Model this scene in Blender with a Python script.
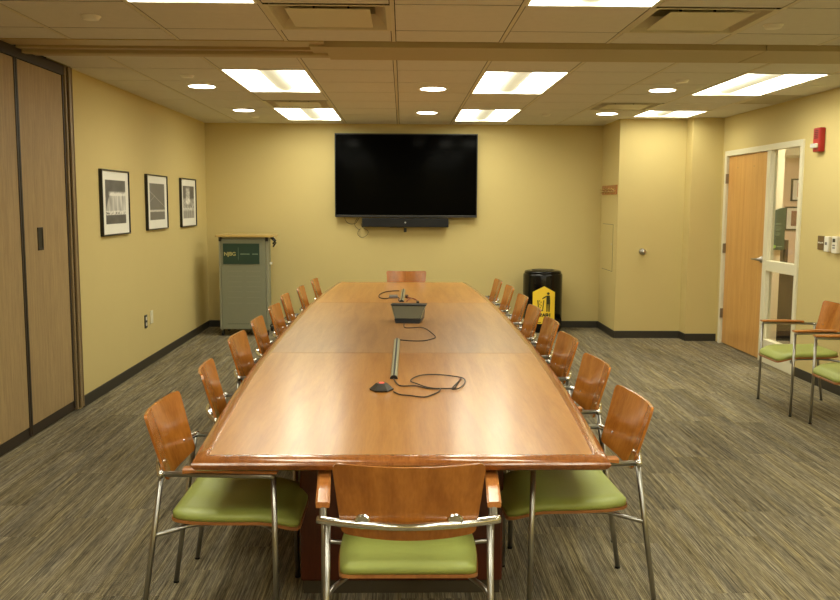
import bpy, bmesh, math, random
from mathutils import Vector, Matrix
random.seed(7)
for o in list(bpy.data.objects): bpy.data.objects.remove(o)
SC = bpy.context.scene; COL = SC.collection
PI = math.pi
# ------------------------------------------------------------------ camera
H = 1.62; CZ = 2.63
cam = bpy.data.cameras.new('camera'); co = bpy.data.objects.new('camera', cam); COL.objects.link(co)
yaw, pitch, roll = .0205, .111, .005
fw = Vector((math.sin(yaw)*math.cos(pitch), math.cos(yaw)*math.cos(pitch), -math.sin(pitch)))
rt = Vector((math.cos(yaw), -math.sin(yaw), 0)); up = rt.cross(fw)
r2 = rt*math.cos(roll)+up*math.sin(roll); u2 = -rt*math.sin(roll)+up*math.cos(roll)
m = Matrix((r2, u2, -fw)).transposed().to_4x4(); m.translation = (0, 0, H); co.matrix_world = m
cam.sensor_width = 36; cam.lens = 36*866.75/840; cam.clip_start = .05
SC.camera = co
# ------------------------------------------------------------------ world, exposure
w = bpy.data.worlds.new('world'); SC.world = w; w.use_nodes = True
w.node_tree.nodes['Background'].inputs[0].default_value = (.05, .045, .035, 1)
w.node_tree.nodes['Background'].inputs[1].default_value = .2
vs = SC.view_settings; vs.view_transform = 'Standard'; vs.look = 'None'; vs.gamma = 1; vs.exposure = 0.65
vs.use_curve_mapping = False
E_LENS, E_CORE, E_CAN = 9.0, .3, 10.0

# ------------------------------------------------------------------ materials
def srgb(r, g, b):
    f = lambda c: (c/255/12.92) if c/255 <= .04045 else ((c/255+.055)/1.055)**2.4
    return (f(r), f(g), f(b), 1)
def base(name):
    mt = bpy.data.materials.new(name); mt.use_nodes = True
    nt = mt.node_tree; return mt, nt, nt.nodes['Principled BSDF']
def plain(name, c, rough=.5, metal=0, noise=.06, scale=30, coat=0, bump=0, spec=.5, bscale=None):
    mt, nt, b = base(name)
    b.inputs['Roughness'].default_value = rough; b.inputs['Metallic'].default_value = metal
    b.inputs['Coat Weight'].default_value = coat; b.inputs['Coat Roughness'].default_value = .12
    b.inputs['Specular IOR Level'].default_value = spec
    tc = nt.nodes.new('ShaderNodeTexCoord'); n = nt.nodes.new('ShaderNodeTexNoise')
    n.inputs['Scale'].default_value = scale; n.inputs['Detail'].default_value = 4
    nt.links.new(tc.outputs['Object'], n.inputs['Vector'])
    mx = nt.nodes.new('ShaderNodeMix'); mx.data_type = 'RGBA'
    mx.inputs[6].default_value = tuple(x*(1-noise) for x in c[:3])+(1,)
    mx.inputs[7].default_value = tuple(min(1, x*(1+noise)) for x in c[:3])+(1,)
    nt.links.new(n.outputs['Fac'], mx.inputs[0]); nt.links.new(mx.outputs[2], b.inputs['Base Color'])
    if bump:
        n2 = nt.nodes.new('ShaderNodeTexNoise'); n2.inputs['Scale'].default_value = bscale or scale*6; n2.inputs['Detail'].default_value = 3
        nt.links.new(tc.outputs['Object'], n2.inputs['Vector'])
        bp = nt.nodes.new('ShaderNodeBump'); bp.inputs['Strength'].default_value = bump; bp.inputs['Distance'].default_value = .003
        nt.links.new(n2.outputs['Fac'], bp.inputs['Height']); nt.links.new(bp.outputs[0], b.inputs['Normal'])
    return mt
def wood(name, c1, c2, sc=(1, 1, 1), scale=4, rough=.35, coat=.3, dist=1.2, c3=None, coatr=.12):
    """grain: noise stretched along the axis whose factor in sc is small"""
    mt, nt, b = base(name)
    b.inputs['Roughness'].default_value = rough; b.inputs['Coat Weight'].default_value = coat; b.inputs['Coat Roughness'].default_value = coatr
    tc = nt.nodes.new('ShaderNodeTexCoord'); mp = nt.nodes.new('ShaderNodeMapping'); mp.inputs['Scale'].default_value = sc
    nt.links.new(tc.outputs['Object'], mp.inputs[0])
    oi = nt.nodes.new('ShaderNodeObjectInfo')
    ad = nt.nodes.new('ShaderNodeVectorMath'); ad.operation = 'ADD'
    ml = nt.nodes.new('ShaderNodeVectorMath'); ml.operation = 'SCALE'; ml.inputs[0].default_value = (7, 3, 5)
    nt.links.new(oi.outputs['Random'], ml.inputs['Scale']); nt.links.new(mp.outputs[0], ad.inputs[0]); nt.links.new(ml.outputs[0], ad.inputs[1])
    n1 = nt.nodes.new('ShaderNodeTexNoise'); n1.inputs['Scale'].default_value = scale; n1.inputs['Detail'].default_value = 6; n1.inputs['Distortion'].default_value = dist
    n2 = nt.nodes.new('ShaderNodeTexNoise'); n2.inputs['Scale'].default_value = scale*9; n2.inputs['Detail'].default_value = 3
    for n in (n1, n2): nt.links.new(ad.outputs[0], n.inputs['Vector'])
    mm = nt.nodes.new('ShaderNodeMath'); mm.operation = 'MULTIPLY_ADD'; mm.inputs[1].default_value = .35
    sub = nt.nodes.new('ShaderNodeMath'); sub.operation = 'MULTIPLY'; sub.inputs[1].default_value = .75
    nt.links.new(n1.outputs['Fac'], sub.inputs[0]); nt.links.new(n2.outputs['Fac'], mm.inputs[0]); nt.links.new(sub.outputs[0], mm.inputs[2])
    cr = nt.nodes.new('ShaderNodeValToRGB'); cr.color_ramp.elements[0].position = .38; cr.color_ramp.elements[1].position = .7
    cr.color_ramp.elements[0].color = c1; cr.color_ramp.elements[1].color = c2
    nt.links.new(mm.outputs[0], cr.inputs[0]); nt.links.new(cr.outputs[0], b.inputs['Base Color'])
    return mt
def emit(name, c, s):
    mt = bpy.data.materials.new(name); mt.use_nodes = True; nt = mt.node_tree
    b = nt.nodes['Principled BSDF']; b.inputs['Base Color'].default_value = (.8, .8, .75, 1)
    b.inputs['Emission Color'].default_value = tuple(c)+(1,); b.inputs['Emission Strength'].default_value = s
    return mt
def carpet():
    mt, nt, b = base('carpet'); N = nt.nodes.new; L = nt.links.new
    b.inputs['Roughness'].default_value = .95; b.inputs['Specular IOR Level'].default_value = .12
    tc = N('ShaderNodeTexCoord'); sx = N('ShaderNodeSeparateXYZ'); L(tc.outputs['Object'], sx.inputs[0])
    def M(op, a, bb=None, c=None):
        n = N('ShaderNodeMath'); n.operation = op
        for i, v in enumerate((a, bb, c)):
            if v is None: continue
            if isinstance(v, (int, float)): n.inputs[i].default_value = v
            else: L(v, n.inputs[i])
        return n.outputs[0]
    px = M('FLOOR', M('DIVIDE', sx.outputs[0], .25))
    w1 = N('ShaderNodeTexWhiteNoise'); w1.noise_dimensions = '1D'; L(px, w1.inputs['W'])
    py = M('FLOOR', M('ADD', M('DIVIDE', sx.outputs[1], 1.0), w1.outputs['Value']))
    cb = N('ShaderNodeCombineXYZ'); L(px, cb.inputs[0]); L(py, cb.inputs[1])
    w2 = N('ShaderNodeTexWhiteNoise'); w2.noise_dimensions = '2D'; L(cb.outputs[0], w2.inputs['Vector'])
    off = M('MULTIPLY', w2.outputs['Value'], 40)
    def stripes(sxs, sys, det, o=off):
        c = N('ShaderNodeCombineXYZ'); L(M('MULTIPLY_ADD', sx.outputs[0], sxs, o), c.inputs[0]); L(M('MULTIPLY_ADD', sx.outputs[1], sys, o), c.inputs[1])
        n = N('ShaderNodeTexNoise'); n.inputs['Scale'].default_value = 1; n.inputs['Detail'].default_value = det; n.inputs['Roughness'].default_value = .55
        L(c.outputs[0], n.inputs['Vector']); return n.outputs['Fac']
    s1 = stripes(150, 2.2, 2); s2 = stripes(40, 1.1, 3); s3 = stripes(260, 12, 1); blot = stripes(2.2, 1.0, 2, 3.0)
    f = M('ADD', M('ADD', M('MULTIPLY', s1, .5), M('MULTIPLY', s2, .36)), M('MULTIPLY', s3, .34))
    f = M('ADD', f, M('MULTIPLY', M('SUBTRACT', w2.outputs['Value'], .5), .06))
    cr = N('ShaderNodeValToRGB'); e = cr.color_ramp.elements
    e[0].position = .46; e[0].color = srgb(86, 80, 68); e[1].position = .80; e[1].color = srgb(190, 179, 150)
    k = e.new(.58); k.color = srgb(124, 116, 99); k = e.new(.68); k.color = srgb(156, 147, 123)
    L(f, cr.inputs[0])
    # olive against grey yarn, streak by streak
    hue = N('ShaderNodeMix'); hue.data_type = 'RGBA'; hue.blend_type = 'MULTIPLY'
    h2 = M('MULTIPLY', M('SUBTRACT', stripes(14, .9, 2, M('ADD', off, 9.0)), .38), 3.2); h2.node.use_clamp = True
    L(h2, hue.inputs[0]); L(cr.outputs[0], hue.inputs[6]); hue.inputs[7].default_value = (1.0, .94, .74, 1)
    # loop rows across
    wv = M('SINE', M('MULTIPLY', sx.outputs[1], 2*PI/.011)); wv2 = M('SINE', M('MULTIPLY', sx.outputs[0], 2*PI/.008))
    dk = N('ShaderNodeMix'); dk.data_type = 'RGBA'; dk.blend_type = 'MULTIPLY'; dk.inputs[0].default_value = 1
    g = M('ADD', M('MULTIPLY', M('MULTIPLY', wv, .5), .3), .98)
    cg = N('ShaderNodeCombineColor'); [L(g, cg.inputs[i]) for i in range(3)]
    L(hue.outputs[2], dk.inputs[6]); L(cg.outputs[0], dk.inputs[7]); L(dk.outputs[2], b.inputs['Base Color'])
    bp = N('ShaderNodeBump'); bp.inputs['Strength'].default_value = .5; bp.inputs['Distance'].default_value = .003
    L(M('ADD', M('ADD', wv, wv2), M('MULTIPLY', s1, 3)), bp.inputs['Height']); L(bp.outputs[0], b.inputs['Normal'])
    return mt
def glass(name):
    mt = bpy.data.materials.new(name); mt.use_nodes = True; nt = mt.node_tree; nt.nodes.remove(nt.nodes['Principled BSDF'])
    t = nt.nodes.new('ShaderNodeBsdfTransparent'); t.inputs[0].default_value = (.93, .96, .92, 1)
    g = nt.nodes.new('ShaderNodeBsdfGlossy'); g.inputs['Roughness'].default_value = .02
    fr = nt.nodes.new('ShaderNodeMath'); fr.operation = 'MULTIPLY_ADD'; fr.inputs[1].default_value = .35; fr.inputs[2].default_value = .03
    lw = nt.nodes.new('ShaderNodeLayerWeight'); lw.inputs[0].default_value = .15; nt.links.new(lw.outputs['Facing'], fr.inputs[0]); mx = nt.nodes.new('ShaderNodeMixShader')
    nt.links.new(fr.outputs[0], mx.inputs[0]); nt.links.new(t.outputs[0], mx.inputs[1]); nt.links.new(g.outputs[0], mx.inputs[2])
    nt.links.new(mx.outputs[0], nt.nodes['Material Output'].inputs[0]); return mt
def print_mat(kind):
    """black and white art print; object coords: y 0..1 across, z 0..1 up"""
    mt, nt, b = base('art_print_%s' % kind); N = nt.nodes.new; L = nt.links.new
    b.inputs['Roughness'].default_value = .5
    tc = N('ShaderNodeTexCoord'); sx = N('ShaderNodeSeparateXYZ'); L(tc.outputs['Generated'], sx.inputs[0])
    u, v = sx.outputs[1], sx.outputs[2]
    def M(op, a, bb=None, c=None, cl=False):
        n = N('ShaderNodeMath'); n.operation = op; n.use_clamp = cl
        for i, x in enumerate((a, bb, c)):
            if x is None: continue
            if isinstance(x, (int, float)): n.inputs[i].default_value = x
            else: L(x, n.inputs[i])
        return n.outputs[0]
    def noise(su, sv, d=4, o=0):
        c = N('ShaderNodeCombineXYZ'); L(M('MULTIPLY', u, su), c.inputs[0]); L(M('MULTIPLY', v, sv), c.inputs[1]); c.inputs[2].default_value = o
        n = N('ShaderNodeTexNoise'); n.inputs['Scale'].default_value = 1; n.inputs['Detail'].default_value = d; L(c.outputs[0], n.inputs['Vector']); return n.outputs['Fac']
    def band(x, c, wd, soft): # 1 inside |x-c|<wd
        return M('SUBTRACT', 1, M('DIVIDE', M('SUBTRACT', M('ABSOLUTE', M('SUBTRACT', x, c)), wd), soft, cl=True), cl=True)
    if kind == 'dome':
        d = M('SUBTRACT', v, .2); spread = M('MULTIPLY_ADD', M('SUBTRACT', .72, v), .55, .38)
        x = M('SUBTRACT', u, .62); rays = noise(9, 1.2, 2)
        inside = M('SUBTRACT', 1, M('DIVIDE', M('SUBTRACT', M('ABSOLUTE', x), spread), .05, cl=True), cl=True)
        body = M('MULTIPLY', M('MULTIPLY', inside, band(v, .48, .2, .04)), M('MULTIPLY_ADD', rays, 2.4, -.5, cl=True))
        top = M('MULTIPLY', band(v, .69, .03, .03), M('MULTIPLY', band(u, .6, .38, .1), noise(14, 8)))
        city = M('MULTIPLY', band(v, .25, .035, .02), M('MULTIPLY', M('GREATER_THAN', noise(40, 14, 1, 3), .45), .9))
        val = M('ADD', M('MULTIPLY', noise(3, 3), .22), M('ADD', M('MULTIPLY', body, .75), M('ADD', top, city)), cl=True)
    elif kind == 'bridge':
        a = band(M('ADD', v, M('MULTIPLY', u, .42)), .78, .006, .01); c = band(M('SUBTRACT', v, M('MULTIPLY', u, .5)), .5, .004, .01)
        c = M('MULTIPLY', c, M('LESS_THAN', u, .33))
        city = M('MULTIPLY', band(v, .25, .02, .015), M('MULTIPLY_ADD', noise(30, 12, 1), 1, 0))
        val = M('ADD', M('MULTIPLY_ADD', noise(2, 2), .08, .16), M('ADD', M('MULTIPLY', M('ADD', a, c), .25), city), cl=True)
    else:
        fig = M('MULTIPLY', band(v, .7, .2, .1), band(u, .42, .12, .1))
        low = M('MULTIPLY', band(v, .42, .14, .08), M('MULTIPLY_ADD', noise(10, 9, 5), 2, -.5, cl=True))
        st = M('MULTIPLY', M('LESS_THAN', v, .32), M('MULTIPLY_ADD', noise(24, 1.5, 2), 1.2, -.3, cl=True))
        val = M('ADD', M('MULTIPLY', noise(6, 6), .2), M('ADD', M('MULTIPLY', fig, M('MULTIPLY_ADD', noise(12, 12), 1.4, -.2, cl=True)), M('ADD', M('MULTIPLY', low, .7), st)), cl=True)
    cr = N('ShaderNodeValToRGB'); cr.color_ramp.elements[0].color = srgb(42, 40, 38); cr.color_ramp.elements[1].color = srgb(235, 233, 225)
    L(val, cr.inputs[0]); L(cr.outputs[0], b.inputs['Base Color']); return mt

MT = {}
MT['wall'] = plain('yellow_wall_paint', (.64, .52, .225, 1), .75, noise=.015, scale=4, bump=.08, bscale=260, spec=.3)
MT['ceil'] = plain('ceiling_tile', (.71, .69, .62, 1), .95, noise=.05, scale=16, bump=.5, bscale=210, spec=.1)
MT['tbar'] = plain('ceiling_grid_metal', (.66, .61, .46, 1), .45, noise=.02, spec=.4)
MT['void_and_shade'] = plain('dark_plenum_and_gap_shade', (.02, .018, .014, 1), .9)
MT['carpet'] = carpet()
MT['basebd'] = plain('dark_rubber_baseboard', srgb(52, 48, 40), .5, noise=.05)
MT['trimpaint'] = plain('cream_trim_paint', (.78, .74, .55, 1), .4, noise=.02)
MT['partition'] = wood('partition_vinyl', srgb(152, 126, 86), srgb(178, 152, 106), (9, 9, .5), 6, .6, 0)
MT['part_metal'] = plain('bronze_partition_trim', srgb(140, 118, 84), .45)
MT['part_dark'] = plain('dark_bronze_header', srgb(52, 42, 32), .5)
MT['track'] = plain('beige_track_enamel', srgb(180, 160, 116), .4, noise=.02)
MT['soffit'] = plain('taupe_soffit_paint', srgb(178, 164, 124), .6, noise=.02)
MT['table'] = wood('table_veneer', srgb(166, 108, 46), srgb(190, 134, 66), (7, .5, 1), 2.4, .30, .35, .7, coatr=.2)
MT['table_mid'] = wood('table_veneer_middle', srgb(150, 102, 50), srgb(174, 126, 68), (7, .5, 1), 2.4, .34, .3, .7, coatr=.24)
MT['tedge'] = wood('table_edge_wood', srgb(134, 74, 30), srgb(170, 104, 48), (6, .8, 6), 3, .22, .6, coatr=.08)
MT['tbase'] = wood('table_base_wood', srgb(72, 28, 12), srgb(96, 42, 20), (5, 5, .6), 3, .35, .3)
MT['plinth'] = plain('dark_plinth', srgb(70, 62, 48), .5)
MT['chairwood'] = wood('chair_plywood', srgb(154, 90, 30), srgb(190, 119, 46), (2.5, 2.5, .35), 5, .25, .5, .6, coatr=.12)
MT['armwood'] = wood('armrest_wood', srgb(168, 98, 42), srgb(208, 138, 70), (6, .8, 3), 4, .3, .4)
MT['shell'] = wood('seat_shell_wood', srgb(140, 86, 44), srgb(176, 116, 62), (2, .7, 2), 4, .3, .3)
MT['green'] = plain('green_vinyl', srgb(156, 166, 84), .42, noise=.05, scale=60, bump=.12, bscale=420)
MT['chrome'] = plain('chrome', (.72, .71, .68, 1), .12, metal=1, noise=.01)
MT['leg'] = plain('satin_steel_tube', (.40, .39, .36, 1), .3, metal=1, noise=.02)
MT['blackp'] = plain('black_plastic', srgb(22, 21, 20), .4)
MT['screen'] = plain('black_glass_screen', (.0012, .0012, .0012, 1), .1, noise=.0, spec=.03)
MT['tvframe'] = plain('tv_bezel', srgb(38, 38, 38), .35)
MT['speaker'] = plain('speaker_cloth', srgb(14, 13, 12), .8, bump=.4, bscale=900)
MT['logo'] = plain('pale_logo', srgb(190, 190, 185), .4)
MT['black'] = plain('gloss_black_metal', (.003, .003, .003, 1), .12, noise=.02, coat=.15, spec=.3)
MT['yellow'] = plain('yellow_sign', srgb(255, 216, 60), .45, noise=.01)
MT['signink'] = plain('sign_ink', srgb(48, 48, 18), .5, noise=.01)
MT['cart'] = plain('grey_cart_metal', srgb(138, 140, 118), .45, noise=.03)
MT['cartrail'] = plain('grey_cart_frame', srgb(150, 150, 128), .4, noise=.02)
MT['carttop'] = wood('cart_top_laminate', srgb(182, 152, 88), srgb(206, 176, 108), (.8, 5, 1), 3, .35, .2)
MT['signgreen'] = plain('dark_green_plate', srgb(36, 64, 50), .45, noise=.02)
MT['signtext'] = plain('cream_lettering', srgb(206, 196, 128), .5)
MT['signtext2'] = plain('grey_green_lettering', srgb(130, 150, 128), .5)
MT['rubber'] = plain('black_rubber', srgb(20, 20, 19), .6)
MT['door'] = wood('maple_door', srgb(200, 146, 76), srgb(216, 166, 96), (5, 5, .45), 3, .35, .25, .8)
MT['steel'] = plain('brushed_steel', (.50, .48, .44, 1), .28, metal=1, noise=.03)
MT['hinge'] = plain('bronze_hinge', (.30, .26, .2, 1), .4, metal=.8)
MT['glass'] = glass('window_glass')
MT['red'] = plain('red_enamel', srgb(168, 34, 32), .35, noise=.02)
MT['white'] = plain('white_plastic', (.8, .77, .66, 1), .4, noise=.02)
MT['strobe'] = plain('strobe_lens', (.8, .8, .78, 1), .1, metal=.3)
MT['mat'] = plain('picture_mat', (.86, .85, .76, 1), .7, noise=.01)
MT['pframe'] = plain('black_picture_frame', srgb(22, 20, 18), .35)
MT['rack'] = wood('rack_wood', srgb(150, 90, 38), srgb(196, 134, 66), (1, 3, 3), 8, .4, .2)
MT['brass'] = plain('brass', (.6, .45, .2, 1), .3, metal=1)
MT['plate'] = plain('bronze_plate', srgb(122, 98, 66), .35, metal=.4)
MT['mic'] = plain('charcoal_plastic', srgb(58, 56, 50), .35)
MT['redlamp'] = plain('red_button', srgb(240, 96, 84), .35)
MT['redlamp'].node_tree.nodes['Principled BSDF'].inputs['Emission Color'].default_value = (1, .12, .08, 1)
MT['redlamp'].node_tree.nodes['Principled BSDF'].inputs['Emission Strength'].default_value = .25
MT['panelgrey'] = plain('grey_console_face', srgb(112, 110, 92), .3, noise=.02)
MT['alu'] = plain('anodised_strip', srgb(150, 148, 120), .35, metal=.3)
MT['cable'] = plain('dark_cable', srgb(46, 34, 26), .5)
MT['cablegrey'] = plain('grey_adapter', srgb(110, 104, 100), .45)
MT['cablered'] = plain('brown_red_cable', srgb(120, 52, 30), .5)
MT['pink'] = plain('corridor_paint', (.80, .62, .44, 1), .7, noise=.02)
MT['artred'] = plain('rust_art_print', srgb(214, 140, 100), .6, noise=.5, scale=12)
MT['arttan'] = plain('umber_art_print', srgb(150, 110, 88), .6, noise=.6, scale=18)
MT['dkwood'] = wood('dark_cabinet', srgb(60, 48, 36), srgb(84, 68, 48), (3, 3, .6), 4, .4, .2)
MT['lime'] = plain('lime_mark', srgb(150, 200, 70), .5)
MT['lens'] = emit('troffer_lens', (1, .98, .80), E_LENS)
MT['core'] = emit('troffer_core', (1.0, .97, .66), E_CORE)
MT['canl'] = emit('downlight_lens', (1, .95, .76), E_CAN)
MT['corl'] = emit('corridor_lens', (1, .84, .66), 30)
MT['fixture'] = plain('white_fixture_enamel', (.80, .78, .68, 1), .4, noise=.01)
MT['sprink'] = plain('sprinkler_cover_metal', (.85, .82, .72, 1), .3, metal=.3, noise=.01)
MT['diffuser'] = plain('air_diffuser_enamel', (.62, .57, .40, 1), .45, noise=.02)

# ------------------------------------------------------------------ mesh helpers
def new(name, bm, mats, parent=None, smooth=False, bevel=0, seg=2):
    me = bpy.data.meshes.new(name)
    bmesh.ops.recalc_face_normals(bm, faces=bm.faces)
    if smooth:
        for f in bm.faces: f.smooth = True
    bm.to_mesh(me); bm.free()
    for k in (mats if isinstance(mats, (list, tuple)) else [mats]): me.materials.append(MT[k])
    o = bpy.data.objects.new(name, me); COL.objects.link(o)
    if parent is not None: o.parent = parent
    if bevel:
        bv = o.modifiers.new('bevel', 'BEVEL'); bv.width = bevel; bv.segments = seg; bv.limit_method = 'ANGLE'; bv.harden_normals = False
    if smooth and bevel == 0:
        pass
    return o
def box(bm, x0, x1, y0, y1, z0, z1, mi=0):
    vs_ = [bm.verts.new((x, y, z)) for x in (x0, x1) for y in (y0, y1) for z in (z0, z1)]
    for q in ((0, 1, 3, 2), (4, 6, 7, 5), (0, 4, 5, 1), (2, 3, 7, 6), (0, 2, 6, 4), (1, 5, 7, 3)):
        f = bm.faces.new([vs_[i] for i in q]); f.material_index = mi
    return vs_
def B(*a):
    bm = bmesh.new(); box(bm, *a); return bm
def Bs(lst):
    bm = bmesh.new()
    for a in lst: box(bm, *a)
    return bm
def catmull(pts, n=6):
    P = [Vector(p) for p in pts]
    if len(P) < 3: return P
    out = []
    for i in range(len(P)-1):
        p0 = P[i-1] if i else P[0]*2-P[1]; p1, p2 = P[i], P[i+1]; p3 = P[i+2] if i+2 < len(P) else P[-1]*2-P[-2]
        for k in range(n):
            t = k/n
            out.append(.5*((2*p1)+(p2-p0)*t+(2*p0-5*p1+4*p2-p3)*t*t+(3*p1-p0-3*p2+p3)*t**3))
    out.append(P[-1]); return out
def tube(bm, pts, r, n=10, closed=False, r2=None):
    P = [Vector(p) for p in pts]; rings = []
    prev = None
    for i, p in enumerate(P):
        a = P[i-1] if i else (P[-1] if closed else None); c = P[i+1] if i < len(P)-1 else (P[0] if closed else None)
        d = Vector((0, 0, 0))
        if a is not None: d += (p-a).normalized()
        if c is not None: d += (c-p).normalized()
        d.normalize()
        if prev is None:
            q = Vector((0, 0, 1)) if abs(d.z) < .9 else Vector((1, 0, 0)); e1 = d.cross(q).normalized()
        else:
            e1 = (prev-d*prev.dot(d)).normalized()
        prev = e1; e2 = d.cross(e1)
        rr = r if r2 is None else r+(r2-r)*i/(len(P)-1)
        rings.append([bm.verts.new(p+(e1*math.cos(2*PI*k/n)+e2*math.sin(2*PI*k/n))*rr) for k in range(n)])
    m_ = len(rings)
    for i in range(m_ if closed else m_-1):
        A, Bq = rings[i], rings[(i+1) % m_]
        for k in range(n): bm.faces.new((A[k], A[(k+1) % n], Bq[(k+1) % n], Bq[k]))
    if not closed:
        bm.faces.new(rings[0]); bm.faces.new(rings[-1][::-1])
    return bm
def T(pts, r, n=10, **k): return tube(bmesh.new(), pts, r, n, **k)
def lathe(bm, prof, n=32, c=(0, 0), axis='z', mi=0):
    rings = []
    for r, z in prof:
        rr = max(r, 1e-5)
        rings.append([bm.verts.new((c[0]+rr*math.cos(2*PI*k/n), c[1]+rr*math.sin(2*PI*k/n), z)) for k in range(n)])
    for A, Bq in zip(rings, rings[1:]):
        for k in range(n):
            f = bm.faces.new((A[k], A[(k+1) % n], Bq[(k+1) % n], Bq[k])); f.material_index = mi
    bm.faces.new(rings[0][::-1]).material_index = mi; bm.faces.new(rings[-1]).material_index = mi
    return bm
def prism(bm, poly, h0, h1, ax=2, mi=0):
    """poly of 2D points extruded along ax from h0 to h1"""
    def mk(p, h):
        v = [0, 0, 0]; o = [i for i in range(3) if i != ax]; v[o[0]], v[o[1]] = p; v[ax] = h; return bm.verts.new(v)
    a = [mk(p, h0) for p in poly]; b = [mk(p, h1) for p in poly]; n = len(poly)
    bm.faces.new(a).material_index = mi; bm.faces.new(b[::-1]).material_index = mi
    for i in range(n): bm.faces.new((a[i], b[i], b[(i+1) % n], a[(i+1) % n])).material_index = mi
    return bm
def rrect(x0, x1, y0, y1, r, n=5):
    out = []
    for cx, cy, a0 in ((x1-r, y1-r, 0), (x0+r, y1-r, 90), (x0+r, y0+r, 180), (x1-r, y0+r, 270)):
        for k in range(n+1):
            a = math.radians(a0+90*k/n); out.append((cx+r*math.cos(a), cy+r*math.sin(a)))
    return out
def text_bm(body, size, ext=.001, align='LEFT', bold=0):
    cu = bpy.data.curves.new('lettering', 'FONT'); cu.body = body; cu.size = size; cu.extrude = ext; cu.align_x = align; cu.offset = bold
    ob = bpy.data.objects.new('lettering', cu); COL.objects.link(ob)
    dg = bpy.context.evaluated_depsgraph_get(); me = bpy.data.meshes.new_from_object(ob.evaluated_get(dg))
    bm = bmesh.new(); bm.from_mesh(me); bpy.data.objects.remove(ob); bpy.data.curves.remove(cu); bpy.data.meshes.remove(me)
    return bm
def thing(name, label, cat, loc=(0, 0, 0), rz=0, group=None):
    o = bpy.data.objects.new(name, None); COL.objects.link(o); o.location = loc; o.rotation_euler = (0, 0, rz)
    o.empty_display_size = .05
    return tag(o, label, cat, group)
def tag(o, label, cat, group=None):
    o['label'] = label; o['category'] = cat
    if group: o['group'] = group
    return o
def struct(o):
    o['kind'] = 'structure'; return o
def copy_tree(o, parent=None):
    c = o.copy(); COL.objects.link(c)
    if parent is not None: c.parent = parent
    for ch in list(o.children): copy_tree(ch, c)
    return c

# ------------------------------------------------------------------ room shell
XL, XR, YB, YF = -2.53, 3.75, 11.3, -2.4
struct(new('floor', B(XL-.15, XR+.12, YF-.1, YB+.1, -.05, 0), 'carpet'))
struct(new('wall_back', B(XL-.15, XR+.12, YB, YB+.12, 0, CZ+.1), 'wall'))
struct(new('wall_left', B(XL-.15, XL, 6.73, YB, 0, CZ+.1), 'wall'))
struct(new('wall_front', B(XL-.15, XR+.12, YF-.12, YF, 0, CZ+.1), 'wall'))
DY0, DY1, DZ = 8.115, 10.09, 2.235     # outer edges of the door frame
struct(new('wall_right', Bs([(XR, XR+.12, YF, DY0+.03, 0, CZ+.1), (XR, XR+.12, DY1-.03, YB, 0, CZ+.1), (XR, XR+.12, DY0+.03, DY1-.03, DZ-.03, CZ+.1)]), 'wall'))
struct(new('wall_closet', B(2.585, 3.385, 10.42, YB, 0, CZ), 'wall'))
struct(new('wall_pier', B(3.385, XR, 10.2, YB, 0, CZ), 'wall'))
bh, bt = .088, .012
struct(new('baseboard_back', B(XL, 2.585, YB-bt, YB, 0, bh), 'basebd', bevel=.003))
struct(new('baseboard_left', B(XL, XL+bt, 6.79, YB-bt, 0, bh), 'basebd', bevel=.003))
struct(new('baseboard_closet', Bs([(2.585-bt, 2.585, 10.42-bt, YB-bt, 0, bh), (2.585, 3.385-bt, 10.42-bt, 10.42, 0, bh), (3.385-bt, 3.385, 10.2-bt, 10.42, 0, bh), (3.385, XR, 10.2-bt, 10.2, 0, bh)]), 'basebd', bevel=.003))
struct(new('baseboard_right', B(XR-bt, XR, YF, DY0, 0, bh), 'basebd', bevel=.003))

# folding partition on the near left side
def partition_panel(y0, y1, label, handle=False):
    t = thing('partition_panel', label, 'partition panel', (XL, y0, 0), 0, 'beige panels of the folding partition')
    w_ = y1-y0
    new('panel_face', B(-.09, -.012, .006, w_-.006, .085, 2.555), 'partition', t, bevel=.003)
    new('edge_trim', Bs([(-.06, -.006, .006, .024, .03, 2.555), (-.06, -.006, w_-.024, w_-.006, .03, 2.555)]), 'part_dark', t)
    new('bottom_seal', B(-.07, -.016, .006, w_-.006, .012, .085), 'part_dark', t)
    if handle:
        hd = new('recessed_pull', Bs([(-.016, -.006, .24, .33, 1.28, 1.295), (-.016, -.006, .24, .33, 1.425, 1.44), (-.016, -.006, .24, .255, 1.28, 1.44), (-.016, -.006, .315, .33, 1.28, 1.44)]), 'part_dark', t, bevel=.002)
        new('pull_cup', B(-.0125, -.0095, .255, .315, 1.295, 1.425), 'blackp', hd)
pan = [(5.86, 6.665, 'beige partition panel with black recessed pull next to the yellow wall', True), (4.64, 5.86, 'beige partition panel at the left edge of the picture, without a pull', False)]
yy = 4.64
while yy > YF:
    pan.append((max(YF, yy-1.22), yy, 'beige folding partition panel in the near row beside the camera', False)); yy -= 1.22
for p_ in pan:
    if p_[1]-p_[0] > .1: partition_panel(*p_)
struct(new('trim_1', Bs([(XL-.12, XL-.003, YF, 6.69, 2.558, CZ)]), 'part_dark'))
struct(new('wall_partition_backing', B(XL-.15, XL-.11, YF, 6.73, 0, 2.56), 'part_metal'))
j = struct(new('trim_2', Bs([(XL-.08, XL+.004, 6.672, 6.69, .01, CZ), (XL-.08, XL-.004, 6.695, 6.725, .01, CZ), (XL-.02, XL+.012, 6.73, 6.775, .01, CZ), (XL-.01, XL+.016, 6.78, 6.79, .01, CZ)]), 'part_metal', bevel=.002))

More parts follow.
